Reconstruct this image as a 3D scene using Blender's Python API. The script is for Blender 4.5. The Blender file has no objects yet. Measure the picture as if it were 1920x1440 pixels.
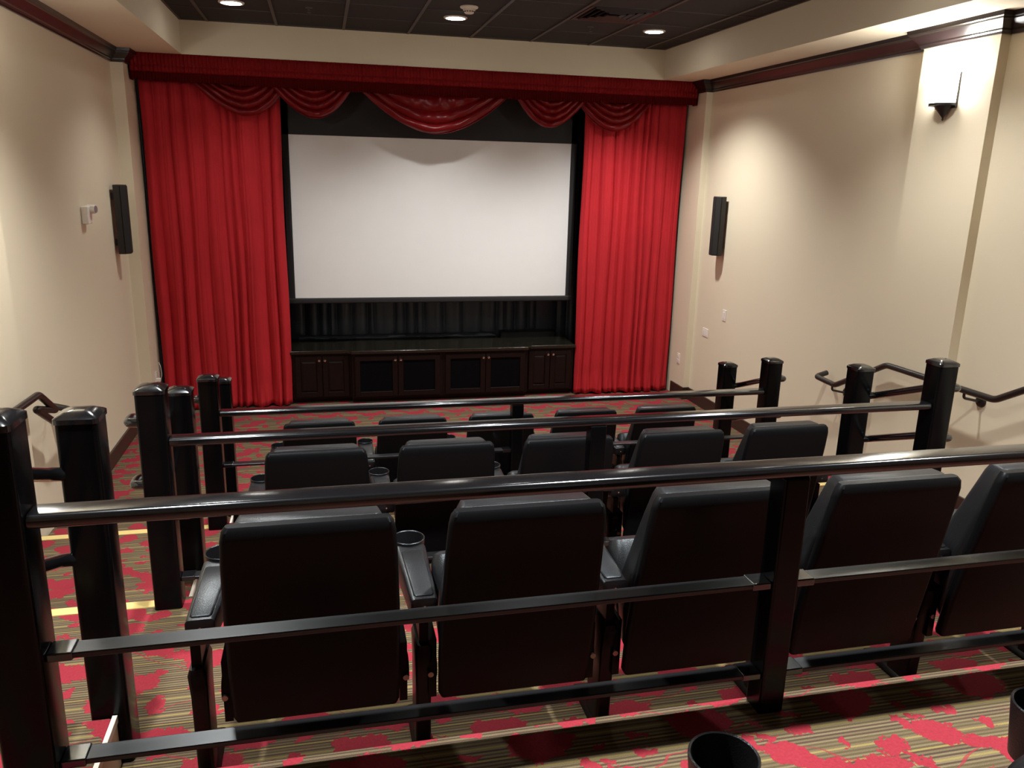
import bpy, bmesh, math, random
from mathutils import Vector, Matrix
random.seed(7)
PI = math.pi
S = bpy.context.scene
C = S.collection

# ------------------------------------------------------------------ camera
CAM_Z = 2.484
cam = bpy.data.objects.new('camera', bpy.data.cameras.new('camera'))
C.objects.link(cam)
cam.data.sensor_width = 36.0
cam.data.lens = 1505.27 / 1920 * 36.0
cam.data.clip_start = 0.05
right = Vector((0.97406127, -0.22498826, 0.0241854))
down = Vector((-0.03432172, -0.2525385, -0.96697793))
fwd = Vector((0.22366643, 0.94106567, -0.25370996))
m = Matrix((right, -down, -fwd)).transposed().to_4x4()
m.translation = Vector((0, 0, CAM_Z))
cam.matrix_world = m
S.camera = cam

# ------------------------------------------------------------------ world, exposure
w = bpy.data.worlds.new('world'); S.world = w; w.use_nodes = True
w.node_tree.nodes['Background'].inputs[0].default_value = (1.0, 0.9, 0.78, 1)
w.node_tree.nodes['Background'].inputs[1].default_value = 0.0
S.view_settings.view_transform = 'Standard'
S.view_settings.look = 'None'
S.view_settings.gamma = 1.0
S.view_settings.use_curve_mapping = False
S.view_settings.exposure = 0.85

# lamp powers (watts), used by the lamp builders below
DOWN_W = {0: (50, 150, 180), 1: (225, 25, 108), 2: (200, 280, 250)}   # rows counted from the screen, left to right
SCONCE_W = 10
LAMP_COL = (1.0, 0.97, 0.915)

# ------------------------------------------------------------------ helpers
def new_bm(): return bmesh.new()

def tag(o, label=None, cat=None, group=None, kind=None):
    if label: o['label'] = label
    if cat: o['category'] = cat
    if group: o['group'] = group
    if kind: o['kind'] = kind
    return o

def obj(name, bm, mat, parent=None, smooth=False, angle=35, bevel=0.0, seg=2, solid=0.0):
    me = bpy.data.meshes.new(name)
    bmesh.ops.recalc_face_normals(bm, faces=bm.faces[:]) if solid == 0 else None
    bm.to_mesh(me); bm.free()
    o = bpy.data.objects.new(name, me); C.objects.link(o)
    me.materials.append(mat)
    if smooth:
        for p in me.polygons: p.use_smooth = True
        me.set_sharp_from_angle(angle=math.radians(angle))
    if bevel > 0:
        b = o.modifiers.new('bevel', 'BEVEL'); b.width = bevel; b.segments = seg
        b.limit_method = 'ANGLE'; b.angle_limit = math.radians(40)
        for p in me.polygons: p.use_smooth = True
        b.harden_normals = True
    if solid > 0:
        s = o.modifiers.new('thick', 'SOLIDIFY'); s.thickness = solid; s.offset = 0
    if parent: o.parent = parent
    return o

def empty(name, loc=(0, 0, 0), rz=0):
    o = bpy.data.objects.new(name, None); C.objects.link(o)
    o.empty_display_size = 0.1
    o.location = loc; o.rotation_euler = (0, 0, rz)
    return o

def box(bm, x0, x1, y0, y1, z0, z1):
    vs = [bm.verts.new((x, y, z)) for z in (z0, z1) for x, y in ((x0, y0), (x1, y0), (x1, y1), (x0, y1))]
    for f in ((3, 2, 1, 0), (4, 5, 6, 7), (0, 1, 5, 4), (1, 2, 6, 5), (2, 3, 7, 6), (3, 0, 4, 7)):
        bm.faces.new([vs[i] for i in f])
    return vs

def prism(bm, pts, a, b, axis):
    """extrude a 2D polygon from a to b along axis ('x': pts are (y,z); 'y': (x,z); 'z': (x,y))"""
    def mk(p, t):
        if axis == 'x': return (t, p[0], p[1])
        if axis == 'y': return (p[0], t, p[1])
        return (p[0], p[1], t)
    A = [bm.verts.new(mk(p, a)) for p in pts]; B = [bm.verts.new(mk(p, b)) for p in pts]
    n = len(pts)
    bm.faces.new(A[::-1]); bm.faces.new(B)
    for i in range(n): bm.faces.new((A[i], A[(i + 1) % n], B[(i + 1) % n], B[i]))

def cyl(bm, p0, p1, r0, r1=None, n=24, caps=True):
    r1 = r0 if r1 is None else r1
    p0 = Vector(p0); p1 = Vector(p1); d = (p1 - p0).normalized()
    u = d.orthogonal().normalized(); v = d.cross(u)
    A = []; B = []
    for i in range(n):
        a = 2 * PI * i / n; e = u * math.cos(a) + v * math.sin(a)
        A.append(bm.verts.new(p0 + e * r0)); B.append(bm.verts.new(p1 + e * r1))
    for i in range(n): bm.faces.new((A[i], A[(i + 1) % n], B[(i + 1) % n], B[i]))
    if caps: bm.faces.new(A[::-1]); bm.faces.new(B)

def lathe(bm, prof, c=(0, 0, 0), n=32, axis='z'):
    """prof: list of (r, h); closed surface of revolution"""
    rings = []
    for r, h in prof:
        if r < 1e-6:
            p = (0, 0, h); ring = [p]
        else:
            ring = [(r * math.cos(2 * PI * i / n), r * math.sin(2 * PI * i / n), h) for i in range(n)]
        out = []
        for p in ring:
            if axis == 'x': p = (p[2], p[0], p[1])
            elif axis == 'y': p = (p[0], p[2], p[1])
            out.append(bm.verts.new((p[0] + c[0], p[1] + c[1], p[2] + c[2])))
        rings.append(out)
    for a, b in zip(rings, rings[1:]):
        for i in range(n):
            j = (i + 1) % n
            if len(a) == 1 and len(b) == 1: continue
            if len(a) == 1: bm.faces.new((a[0], b[i], b[j]))
            elif len(b) == 1: bm.faces.new((a[i], a[j], b[0]))
            else: bm.faces.new((a[i], a[j], b[j], b[i]))

def fillet(pts, r, n=6):
    pts = [Vector(p) for p in pts]; out = [pts[0]]
    for a, b, c in zip(pts, pts[1:], pts[2:]):
        d0 = (a - b); d1 = (c - b)
        k = min(r, d0.length * .49, d1.length * .49)
        p = b + d0.normalized() * k; q = b + d1.normalized() * k
        for i in range(n + 1):
            t = i / n
            out.append(p * (1 - t) ** 2 + b * 2 * t * (1 - t) + q * t * t)
    out.append(pts[-1]); return out

def tube(bm, pts, r, n=16, rnd=0.0):
    pts = [Vector(p) for p in pts]
    if rnd: pts = fillet(pts, rnd)
    q = [pts[0]]
    for p in pts[1:]:
        if (p - q[-1]).length > 1e-4: q.append(p)
    pts = q
    t = (pts[1] - pts[0]).normalized(); u = t.orthogonal().normalized()
    rings = []
    for i, p in enumerate(pts):
        t2 = (pts[min(i + 1, len(pts) - 1)] - pts[max(i - 1, 0)]).normalized()
        u = (u - t2 * u.dot(t2)).normalized(); v = t2.cross(u)
        rings.append([bm.verts.new(p + (u * math.cos(2 * PI * k / n) + v * math.sin(2 * PI * k / n)) * r) for k in range(n)])
    for a, b in zip(rings, rings[1:]):
        for k in range(n): bm.faces.new((a[k], a[(k + 1) % n], b[(k + 1) % n], b[k]))
    bm.faces.new(rings[0][::-1]); bm.faces.new(rings[-1])

def rrect(cx, cy, hx, hy, r, n=5):
    out = []
    for sx, sy, a0 in ((1, 1, 0), (-1, 1, 90), (-1, -1, 180), (1, -1, 270)):
        for i in range(n + 1):
            a = math.radians(a0 + 90 * i / n)
            out.append((cx + sx * (hx - r) + r * math.cos(a), cy + sy * (hy - r) + r * math.sin(a)))
    return out

def loft(bm, rings, caps=True, closed=True):
    R = [[bm.verts.new(p) for p in r] for r in rings]
    n = len(R[0])
    for a, b in zip(R, R[1:]):
        for k in range(n if closed else n - 1):
            j = (k + 1) % n
            bm.faces.new((a[k], a[j], b[j], b[k]))
    if caps: bm.faces.new(R[0][::-1]); bm.faces.new(R[-1])

def grid(bm, nu, nv, fn):
    V = [[bm.verts.new(fn(i / nu, j / nv)) for i in range(nu + 1)] for j in range(nv + 1)]
    for j in range(nv):
        for i in range(nu):
            bm.faces.new((V[j][i], V[j][i + 1], V[j + 1][i + 1], V[j + 1][i]))

# ------------------------------------------------------------------ materials
def mat(name, col, rough=.5, metal=0., bump=0., bscale=80., var=0., vscale=6., coat=0., sheen=0., spec=.5, emit=None, estr=0., stretch=(1, 1, 1), coatr=.05, tint=None):
    m = bpy.data.materials.new(name); m.use_nodes = True
    nt = m.node_tree; N = nt.nodes; L = nt.links; b = N['Principled BSDF']
    b.inputs['Base Color'].default_value = (*col, 1); b.inputs['Roughness'].default_value = rough
    b.inputs['Metallic'].default_value = metal; b.inputs['Specular IOR Level'].default_value = spec
    b.inputs['Coat Weight'].default_value = coat; b.inputs['Coat Roughness'].default_value = coatr
    if tint: b.inputs['Specular Tint'].default_value = (*tint, 1)
    if sheen:
        b.inputs['Sheen Weight'].default_value = sheen; b.inputs['Sheen Roughness'].default_value = .4
        b.inputs['Sheen Tint'].default_value = (min(1, col[0] * 2 + .3), col[1] * 2, col[2] * 2, 1)
    tc = N.new('ShaderNodeTexCoord'); mp = N.new('ShaderNodeMapping'); mp.inputs['Scale'].default_value = stretch
    L.new(tc.outputs['Object'], mp.inputs['Vector'])
    nz = N.new('ShaderNodeTexNoise'); nz.inputs['Scale'].default_value = vscale; nz.inputs['Detail'].default_value = 4
    L.new(mp.outputs['Vector'], nz.inputs['Vector'])
    mx = N.new('ShaderNodeMix'); mx.data_type = 'RGBA'
    k = max(var, .02)
    mx.inputs['A'].default_value = (*[c * (1 - k) for c in col], 1); mx.inputs['B'].default_value = (*[min(1, c * (1 + k)) for c in col], 1)
    L.new(nz.outputs['Fac'], mx.inputs['Factor']); L.new(mx.outputs['Result'], b.inputs['Base Color'])
    if bump:
        n2 = N.new('ShaderNodeTexNoise'); n2.inputs['Scale'].default_value = bscale; n2.inputs['Detail'].default_value = 3
        L.new(mp.outputs['Vector'], n2.inputs['Vector'])
        bp = N.new('ShaderNodeBump'); bp.inputs['Strength'].default_value = bump; bp.inputs['Distance'].default_value = .002
        L.new(n2.outputs['Fac'], bp.inputs['Height']); L.new(bp.outputs['Normal'], b.inputs['Normal'])
    if emit:
        b.inputs['Emission Color'].default_value = (*emit, 1); b.inputs['Emission Strength'].default_value = estr
    return m

M = {}
M['wall'] = mat('painted_wall', (.73, .665, .515), .62, bump=.12, bscale=140, var=.015, vscale=.8)
M['soffit'] = mat('painted_soffit', (.71, .65, .50), .7, bump=.1, bscale=140, var=.015)
M['tile'] = mat('black_ceiling_tile', (.016, .012, .011), .9, bump=.5, bscale=250, var=.15, vscale=30)
M['tee'] = mat('dark_ceiling_tee', (.055, .046, .042), .5)
M['brownwood'] = mat('dark_brown_moulding', (.018, .012, .012), .30, var=.25, vscale=12, stretch=(1, .1, 1), coat=.3, coatr=.2)
M['base'] = mat('dark_brown_skirting', (.036, .018, .014), .4, var=.25, vscale=12, stretch=(1, .1, 1))
M['velvet'] = mat('red_velvet', (.43, .018, .026), .8, bump=.25, bscale=350, var=.15, vscale=4, sheen=.2, spec=.2)
M['satin'] = mat('dark_red_satin', (.155, .0028, .005), .34, bump=.15, bscale=60, var=.2, vscale=9, sheen=.1, spec=.28)
M['shirr'] = mat('gathered_red_cloth', (.19, .0030, .005), .6, spec=.16, bump=1.0, bscale=90, var=.5, vscale=60, stretch=(1.6, 1, .5))
M['fringe'] = mat('dark_red_fringe', (.070, .0012, .002), .8, spec=.06, bump=.8, bscale=160, var=.3, vscale=50, stretch=(2.2, 1, .12))
M['blackcloth'] = mat('black_drape_cloth', (.045, .056, .078), .42, bump=.3, bscale=120, var=.2)
M['screenwhite'] = mat('matte_white_screen', (.76, .775, .79), .85)
M['screenblack'] = mat('black_screen_border', (.010, .010, .012), .7)
M['espresso'] = mat('espresso_cabinet_wood', (.0085, .0036, .0028), .42, spec=.22, var=.35, vscale=10, stretch=(6, 6, .5))
M['blackmesh'] = mat('black_speaker_cloth_panel', (.0018, .0018, .0026), .7, spec=.06)
M['chrome'] = mat('brushed_nickel', (.75, .72, .66), .22, metal=1)
M['paintblack'] = mat('gloss_black_paint', (.0045, .0045, .0055),   .15, coat=.6, coatr=.14, bump=.03, bscale=30, spec=.8, tint=(.78, .90, 1.0))
M['barblack'] = mat('satin_black_bar', (.006, .006, .007), .33, coat=.1, coatr=.2, bump=.08, bscale=40, tint=(.78, .90, 1.0))
M['postblack'] = mat('gloss_black_post_paint', (.0022, .0022, .0026), .20, spec=.17, tint=(.78, .90, 1.0), bump=.03, bscale=30)
M['bronze'] = mat('dark_bronze_handrail', (.009, .007, .006), .36, coat=.2, coatr=.3)
M['leather'] = mat('black_leather', (.0095, .0100, .0115), .36, bump=.35, bscale=260, spec=.42, var=.1, tint=(.78, .90, 1.0))
M['shell'] = mat('black_backrest_panel', (.0034, .0036, .0044), .42, spec=.16, tint=(.78, .90, 1.0), bump=.15, bscale=220)
M['plastic'] = mat('black_textured_plastic', (.008, .008, .0095), .30, bump=.4, bscale=300, spec=.45, tint=(.78, .90, 1.0))
M['cupin'] = mat('cup_interior', (.003, .003, .003), .5)
M['seatmetal'] = mat('black_seat_standard', (.003, .003, .0035), .35, spec=.2)
M['spk'] = mat('black_speaker_case', (.010, .008, .008), .4)
M['grille'] = mat('speaker_grille', (.007, .006, .006), .75, bump=1, bscale=400)
M['white'] = mat('white_plastic', (.80, .77, .72), .35)
M['lens'] = mat('grey_lens', (.25, .22, .25), .2)
M['cream'] = mat('cream_smoke_detector', (.72, .66, .57), .4)
M['vent'] = mat('dark_vent_metal', (.03, .016, .014), .45)
M['sconcemetal'] = mat('dark_sconce_metal', (.028, .026, .030), .35, metal=.3)
M['strip'] = mat('yellow_nosing', (.62, .49, .19), .5, bump=.2, bscale=200)
M['trimwhite'] = mat('white_edge_trim', (.80, .76, .70), .35)
M['steppanel'] = mat('beige_step_side', (.62, .50, .36), .6)
M['lamp'] = mat('downlight_lens', (1, .96, .9), .4, emit=(1.0, .93, .84), estr=18)
M['shade'] = mat('lit_glass_shade', (.9, .95, 1.0), .2, emit=(1.0, .965, .92), estr=26)
M['trimring'] = mat('white_trim_ring', (.7, .66, .6), .4)

def granite():
    m = mat('dark_granite', (.012, .011, .007), .22, coat=.3)
    N = m.node_tree.nodes; L = m.node_tree.links; b = N['Principled BSDF']
    tc = N.new('ShaderNodeTexCoord'); v = N.new('ShaderNodeTexVoronoi'); v.inputs['Scale'].default_value = 130
    L.new(tc.outputs['Object'], v.inputs['Vector'])
    r = N.new('ShaderNodeValToRGB'); r.color_ramp.elements[0].position = .0; r.color_ramp.elements[0].color = (.045, .036, .018, 1)
    r.color_ramp.elements[1].position = .5; r.color_ramp.elements[1].color = (.006, .006, .0045, 1)
    L.new(v.outputs['Distance'], r.inputs['Fac']); L.new(r.outputs['Color'], b.inputs['Base Color'])
    return m
M['granite'] = granite()

def carpet(name='floral_striped_carpet'):
    m = bpy.data.materials.new(name); m.use_nodes = True
    nt = m.node_tree; N = nt.nodes; L = nt.links; bsdf = N['Principled BSDF']
    bsdf.inputs['Roughness'].default_value = .92; bsdf.inputs['Specular IOR Level'].default_value = .15
    def math_(op, a, b=None, c=None, clamp=False):
        n = N.new('ShaderNodeMath'); n.operation = op; n.use_clamp = clamp
        for i, v in enumerate((a, b, c)):
            if v is None: continue
            if isinstance(v, (int, float)): n.inputs[i].default_value = v
            else: L.new(v, n.inputs[i])
        return n.outputs[0]
    def vm(op, a, b=None, c=None):
        n = N.new('ShaderNodeVectorMath'); n.operation = op
        for i, v in enumerate((a, b, c)):
            if v is None: continue
            if isinstance(v, tuple): n.inputs[i].default_value = v
            else: L.new(v, n.inputs[i])
        return n
    geo = N.new('ShaderNodeNewGeometry'); sx = N.new('ShaderNodeSeparateXYZ'); L.new(geo.outputs['Position'], sx.inputs[0])
    x = sx.outputs[0]; s = math_('SUBTRACT', sx.outputs[1], sx.outputs[2])          # unrolled over the risers
    s = math_('ADD', s, 1.026)                                                      # on the top tier s = world y
    P = N.new('ShaderNodeCombineXYZ'); L.new(x, P.inputs[0]); L.new(s, P.inputs[1])
    # ragged petal edges
    def noise(scale, vec, det=2.0):
        n = N.new('ShaderNodeTexNoise'); n.inputs['Scale'].default_value = scale; n.inputs['Detail'].default_value = det
        L.new(vec, n.inputs['Vector']); return n
    n1 = noise(34, P.outputs[0], 5)
    off = vm('SUBTRACT', n1.outputs['Color'], (.5, .5, .5)); off = vm('MULTIPLY', off.outputs[0], (.075, .064, 0))
    n1b = noise(95, P.outputs[0], 3); offb = vm('SUBTRACT', n1b.outputs['Color'], (.5, .5, .5)); offb = vm('MULTIPLY', offb.outputs[0], (.026, .022, 0))
    off = vm('ADD', off.outputs[0], offb.outputs[0])
    Pd = vm('ADD', P.outputs[0], off.outputs[0]).outputs[0]
    PX, PY = .4535, .86
    # (cx, cy, rx, ry, angle)
    blobs = [(.977, 1.735, .085, .048, 8), (.93, 1.752, .05, .03, -20), (1.09, 1.822, .062, .030, 5), (1.25, 1.815, .028, .018, 20), (1.22, 1.66, .022, .016, -30), (1.40, 1.68, .02, .012, 50), (1.12, 1.70, .016, .012, 0), (1.03, 1.835, .03, .012, 0),
             (1.528, 1.634, .016, .036, 12), (1.605, 1.572, .058, .044, -25), (1.57, 1.60, .03, .03, 40), (1.695, 1.515, .055, .028, -18),
             (1.443, 1.555, .046, .032, 20), (1.317, 1.584, .014, .022, -20), (1.233, 1.724, .034, .010, -15),
             (1.703, 1.655, .022, .014, 30), (1.774, 1.589, .018, .022, 0), (1.737, 1.476, .018, .024, 0), (1.58, 1.645, .026, .009, -25),
             (1.482, 1.478, .018, .05, 25), (1.35, 1.47, .09, .055, 10), (1.62, 1.40, .04, .02, 40), (1.12, 1.36, .07, .05, -20), (1.33, 1.33, .05, .02, 60),
             (1.50, 1.27, .085, .055, 15), (1.20, 1.22, .03, .045, 0), (1.37, 1.16, .055, .035, -30), (1.08, 1.13, .06, .045, 30), (1.55, 1.10, .045, .016, 20),
             (1.25, 1.04, .08, .05, -10), (1.46, 1.00, .04, .05, 20), (1.10, .98, .03, .015, 50)]
    dist = None
    for cx, cy, rx, ry, a in blobs:
        v = vm('SUBTRACT', Pd, (cx, cy, 0))
        v = vm('WRAP', v.outputs[0], (PX / 2, PY / 2, 1), (-PX / 2, -PY / 2, -1))
        mp = N.new('ShaderNodeMapping'); mp.vector_type = 'TEXTURE'; mp.inputs['Rotation'].default_value = (0, 0, math.radians(a))
        mp.inputs['Scale'].default_value = (rx * 1.10, ry * 1.10, 1); L.new(v.outputs[0], mp.inputs['Vector'])
        d = vm('LENGTH', mp.outputs[0]).outputs['Value']
        dist = d if dist is None else math_('MINIMUM', dist, d)
    red = math_('MULTIPLY_ADD', dist, -14.0, 14.0, clamp=True)
    # thin vines: distance to wavy diagonals
    n3 = noise(5, P.outputs[0], 2)
    vine = None
    for slope, cc, sc in ((.38, 0.0, .4535), (-.62, .13, .4535)):
        t = math_('MULTIPLY_ADD', x, slope, cc); t = math_('SUBTRACT', s, t)
        t = math_('MULTIPLY_ADD', n3.outputs['Fac'], .12, t)
        t = math_('WRAP', t, sc / 2, -sc / 2); t = math_('ABSOLUTE', t)
        vine = t if vine is None else math_('MINIMUM', vine, t)
    n5 = noise(9, P.outputs[0], 1)
    vth = math_('MULTIPLY_ADD', n5.outputs['Fac'], .013, -.0036)
    vred = math_('SUBTRACT', vth, vine); vred = math_('MULTIPLY', vred, 900.0, clamp=True)
    red = math_('MAXIMUM', red, math_('MULTIPLY', vred, .75))
    # stripes
    wob = noise(3, P.outputs[0], 1)
    sw = math_('MULTIPLY_ADD', wob.outputs['Fac'], .004, s)
    sr = math_('MULTIPLY', sw, 150.0); cell = math_('FLOOR', sr)
    seg = math_('MULTIPLY', math_('FLOOR', math_('MULTIPLY', cell, .125)), .5)
    cv = N.new('ShaderNodeCombineXYZ'); L.new(cell, cv.inputs[0]); L.new(math_('MULTIPLY', seg, .37), cv.inputs[1])
    wn = N.new('ShaderNodeTexWhiteNoise'); wn.noise_dimensions = '2D'; L.new(cv.outputs[0], wn.inputs['Vector'])
    ramp = N.new('ShaderNodeValToRGB'); ramp.color_ramp.interpolation = 'CONSTANT'
    cols = [(0, (.138,.108,.064)), (.20, (.170,.138,.082)), (.42, (.074,.048,.034)), (.60, (.092,.071,.040)), (.72, (.066,.045,.033)), (.88, (.24,.19,.072))]
    e = ramp.color_ramp.elements
    e[0].position = 0; e[0].color = (*cols[0][1], 1); e[1].position = cols[1][0]; e[1].color = (*cols[1][1], 1)
    for p, c in cols[2:]:
        q = e.new(p); q.color = (*c, 1)
    par = math_('MODULO', math_('ADD', cell, 4000.0), 2.0)
    yel = math_('LESS_THAN', math_('MODULO', math_('ADD', cell, 4000.0), 7.0), .9)
    fac = math_('MULTIPLY_ADD', wn.outputs['Value'], .42, math_('MULTIPLY', par, .43))
    fac = math_('MAXIMUM', fac, math_('MULTIPLY', math_('MULTIPLY', yel, math_('GREATER_THAN', wn.outputs['Value'], .35)), .95))
    L.new(fac, ramp.inputs['Fac'])
    fib = noise(600, P.outputs[0], 2)
    mixf = N.new('ShaderNodeMix'); mixf.data_type = 'RGBA'; mixf.blend_type = 'MULTIPLY'; mixf.inputs['Factor'].default_value = .7
    fr = N.new('ShaderNodeValToRGB'); fr.color_ramp.elements[0].position = .3; fr.color_ramp.elements[0].color = (.45, .45, .45, 1)
    fr.color_ramp.elements[1].position = .62; fr.color_ramp.elements[1].color = (1.25, 1.25, 1.25, 1)
    L.new(fib.outputs['Fac'], fr.inputs['Fac']); L.new(ramp.outputs['Color'], mixf.inputs['A']); L.new(fr.outputs['Color'], mixf.inputs['B'])
    mixr = N.new('ShaderNodeMix'); mixr.data_type = 'RGBA'; L.new(red, mixr.inputs['Factor'])
    L.new(mixf.outputs['Result'], mixr.inputs['A'])
    rn = noise(120, P.outputs[0], 3)
    rr = N.new('ShaderNodeMix'); rr.data_type = 'RGBA'; L.new(rn.outputs['Fac'], rr.inputs['Factor'])
    rr.inputs['A'].default_value = (.20, .016, .028, 1); rr.inputs['B'].default_value = (.335, .034, .052, 1)
    L.new(rr.outputs['Result'], mixr.inputs['B']); L.new(mixr.outputs['Result'], bsdf.inputs['Base Color'])
    bp = N.new('ShaderNodeBump'); bp.inputs['Strength'].default_value = .6; bp.inputs['Distance'].default_value = .004
    hgt = math_('MULTIPLY_ADD', red, .8, fib.outputs['Fac']); L.new(hgt, bp.inputs['Height']); L.new(bp.outputs['Normal'], bsdf.inputs['Normal'])
    return m
M['carpet'] = carpet()

# ------------------------------------------------------------------ dimensions
XL, XR = -1.797, 4.07            # side walls
PXL, PXR = -1.69, 4.00           # inner faces of the piers beside the stage
YP = 8.28                        # pier faces
YB, YF = -1.7, 9.5               # rear and front walls
T = [0.0, .342, .684, 1.026]     # tier heights
EDGE = [4.885, 3.36, 1.83]       # front edges of tiers 1, 2, 3
RAILY = [4.83, 3.30, 1.77]
STEPX_L, STEPX_R = -.672, 2.972
SOF = 3.478; CEIL = 3.78

# ------------------------------------------------------------------ structure
bm = new_bm()
fp = [(YB, -.2), (YB, T[3])]
for k in (2, 1, 0):
    for j in range(7):
        a = PI / 2 * (1 - j / 6); fp.append((EDGE[k] - .022 + .022 * math.cos(a), T[k + 1] - .022 + .022 * math.sin(a)))
    fp.append((EDGE[k], T[k]))
prism(bm, fp + [(YF, 0), (YF, -.2)], XL, XR, 'x')
tag(obj('floor', bm, M['carpet'], smooth=True, angle=30), kind='structure')

PY0, PY1 = 4.39, 5.045           # pilasters
bm = new_bm()
prism(bm, [(XL - .2, YB), (XL, YB), (XL, PY0), (XL + .07, PY0), (XL + .07, PY1), (XL, PY1), (XL, YP), (PXL, YP), (PXL, YF), (XL - .2, YF)], -.2, 3.98, 'z')
tag(obj('wall_left', bm, M['wall']), kind='structure')
bm = new_bm()
prism(bm, [(XR + .2, YB), (XR, YB), (XR, PY0), (XR - .07, PY0), (XR - .07, PY1), (XR, PY1), (XR, YP), (PXR, YP), (PXR, YF), (XR + .2, YF)], -.2, 3.98, 'z')
tag(obj('wall_right', bm, M['wall']), kind='structure')
bm = new_bm(); box(bm, XL - .2, XR + .2, YF, YF + .15, -.2, 3.98); tag(obj('wall_front', bm, M['wall']), kind='structure')
bm = new_bm(); box(bm, XL - .2, XR + .2, YB - .15, YB, -.2, 3.98); tag(obj('wall_back', bm, M['wall']), kind='structure')
bm = new_bm(); box(bm, XL, XR, YB, YF, CEIL, CEIL + .1); tag(obj('ceiling', bm, M['tile']), kind='structure')

SXL, SXR, SY = -1.215, 3.575, 8.45
bm = new_bm()
box(bm, XL, SXL, YB, YF, SOF, CEIL + .02); box(bm, SXR, XR, YB, YF, SOF, CEIL + .02); box(bm, SXL, SXR, SY, YF, SOF, CEIL + .02); box(bm, SXL, SXR, YB, YB + .6, SOF, CEIL + .02)
tag(obj('ceiling_soffit', bm, M['soffit']), kind='structure')

bm = new_bm()
gx = [.263 + .615 * k for k in range(-2, 6)]; gy = [7.775 - .615 * k for k in range(-1, 15)]
for x in gx:
    if SXL < x < SXR: box(bm, x - .013, x + .013, YB + .6, SY, CEIL - .009, CEIL + .01)
for y in gy:
    if y < SY: box(bm, SXL, SXR, y - .005, y + .005, CEIL - .004, CEIL + .01)
box(bm, SXL, SXL + .02, YB + .6, SY, CEIL - .006, CEIL + .01); box(bm, SXR - .02, SXR, YB + .6, SY, CEIL - .006, CEIL + .01); box(bm, SXL, SXR, SY - .02, SY, CEIL - .006, CEIL + .01)
tag(obj('trim_1', bm, M['tee']), kind='structure')

# crown moulding: profile (offset from wall, z) swept along a plan path
CP = [(0, 3.362), (.014, 3.362), (.018, 3.374), (.026, 3.382), (.026, 3.392), (.034, 3.400), (.060, 3.425), (.072, 3.437), (.072, 3.446), (.082, 3.452), (.086, 3.478), (0, 3.478)]
def sweep_plan(bm, path, prof, side):
    """path: list of (x, y); prof: list of (offset, z); offset goes to the given side (+1 = left of travel)"""
    n = len(path); rings = []
    for i, p in enumerate(path):
        p = Vector(p); a = Vector(path[i - 1]) if i > 0 else None; b = Vector(path[i + 1]) if i < n - 1 else None
        d0 = (p - a).normalized() if a is not None else (b - p).normalized()
        d1 = (b - p).normalized() if b is not None else d0
        n0 = Vector((-d0.y, d0.x)) * side; n1 = Vector((-d1.y, d1.x)) * side
        mm = (n0 + n1).normalized(); k = 1 / max(.3, mm.dot(n0))
        rings.append([(p.x + mm.x * o * k, p.y + mm.y * o * k, z) for o, z in prof])
    loft(bm, rings)
bm = new_bm(); sweep_plan(bm, [(XL, YB), (XL, PY0), (XL + .07, PY0), (XL + .07, PY1), (XL, PY1), (XL, YP), (PXL, YP), (PXL, YP + .2)], CP, -1)
tag(obj('trim_2', bm, M['brownwood'], smooth=True, angle=25), kind='structure')
bm = new_bm(); sweep_plan(bm, [(XR, YB), (XR, PY0), (XR - .07, PY0), (XR - .07, PY1), (XR, PY1), (XR, YP), (PXR, YP), (PXR, YP + .2)], CP, 1)
tag(obj('trim_3', bm, M['brownwood'], smooth=True, angle=25), kind='structure')

# skirting that follows the tiers
def skirt(bm, x0, x1, y0, y1):
    H = .14
    def fl(y):
        for e, t in zip(EDGE[::-1], T[::-1][:3]):
            if y < e: return t
        return 0.0
    top = []; ys = sorted(set([y0, y1] + [v for e in EDGE for v in (e - .04, e + .52) if y0 < v < y1]))
    for y in ys:
        t = fl(y)
        top.append((y, t + H))
    low = [(y1, fl(y1) - .05), (y0, fl(y1) - .05)]
    prism(bm, top + low, x0, x1, 'x')
bm = new_bm(); skirt(bm, XL, XL + .016, YB, PY0); skirt(bm, XL + .07, XL + .086, PY0 - .016, PY1 + .016); skirt(bm, XL, XL + .016, PY1, YP)
box(bm, XL, PXL + .016, YP - .016, YP, 0, .14); box(bm, PXL, PXL + .016, YP, 8.6, 0, .14)
tag(obj('baseboard_left', bm, M['base']), kind='structure')
bm = new_bm(); skirt(bm, XR - .016, XR, YB, PY0); skirt(bm, XR - .086, XR - .07, PY0 - .016, PY1 + .016); skirt(bm, XR - .016, XR, PY1, YP)
box(bm, PXR - .016, XR, YP - .016, YP, 0, .14); box(bm, PXR - .016, PXR, YP, 8.6, 0, .14)
tag(obj('baseboard_right', bm, M['base']), kind='structure')

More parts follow.
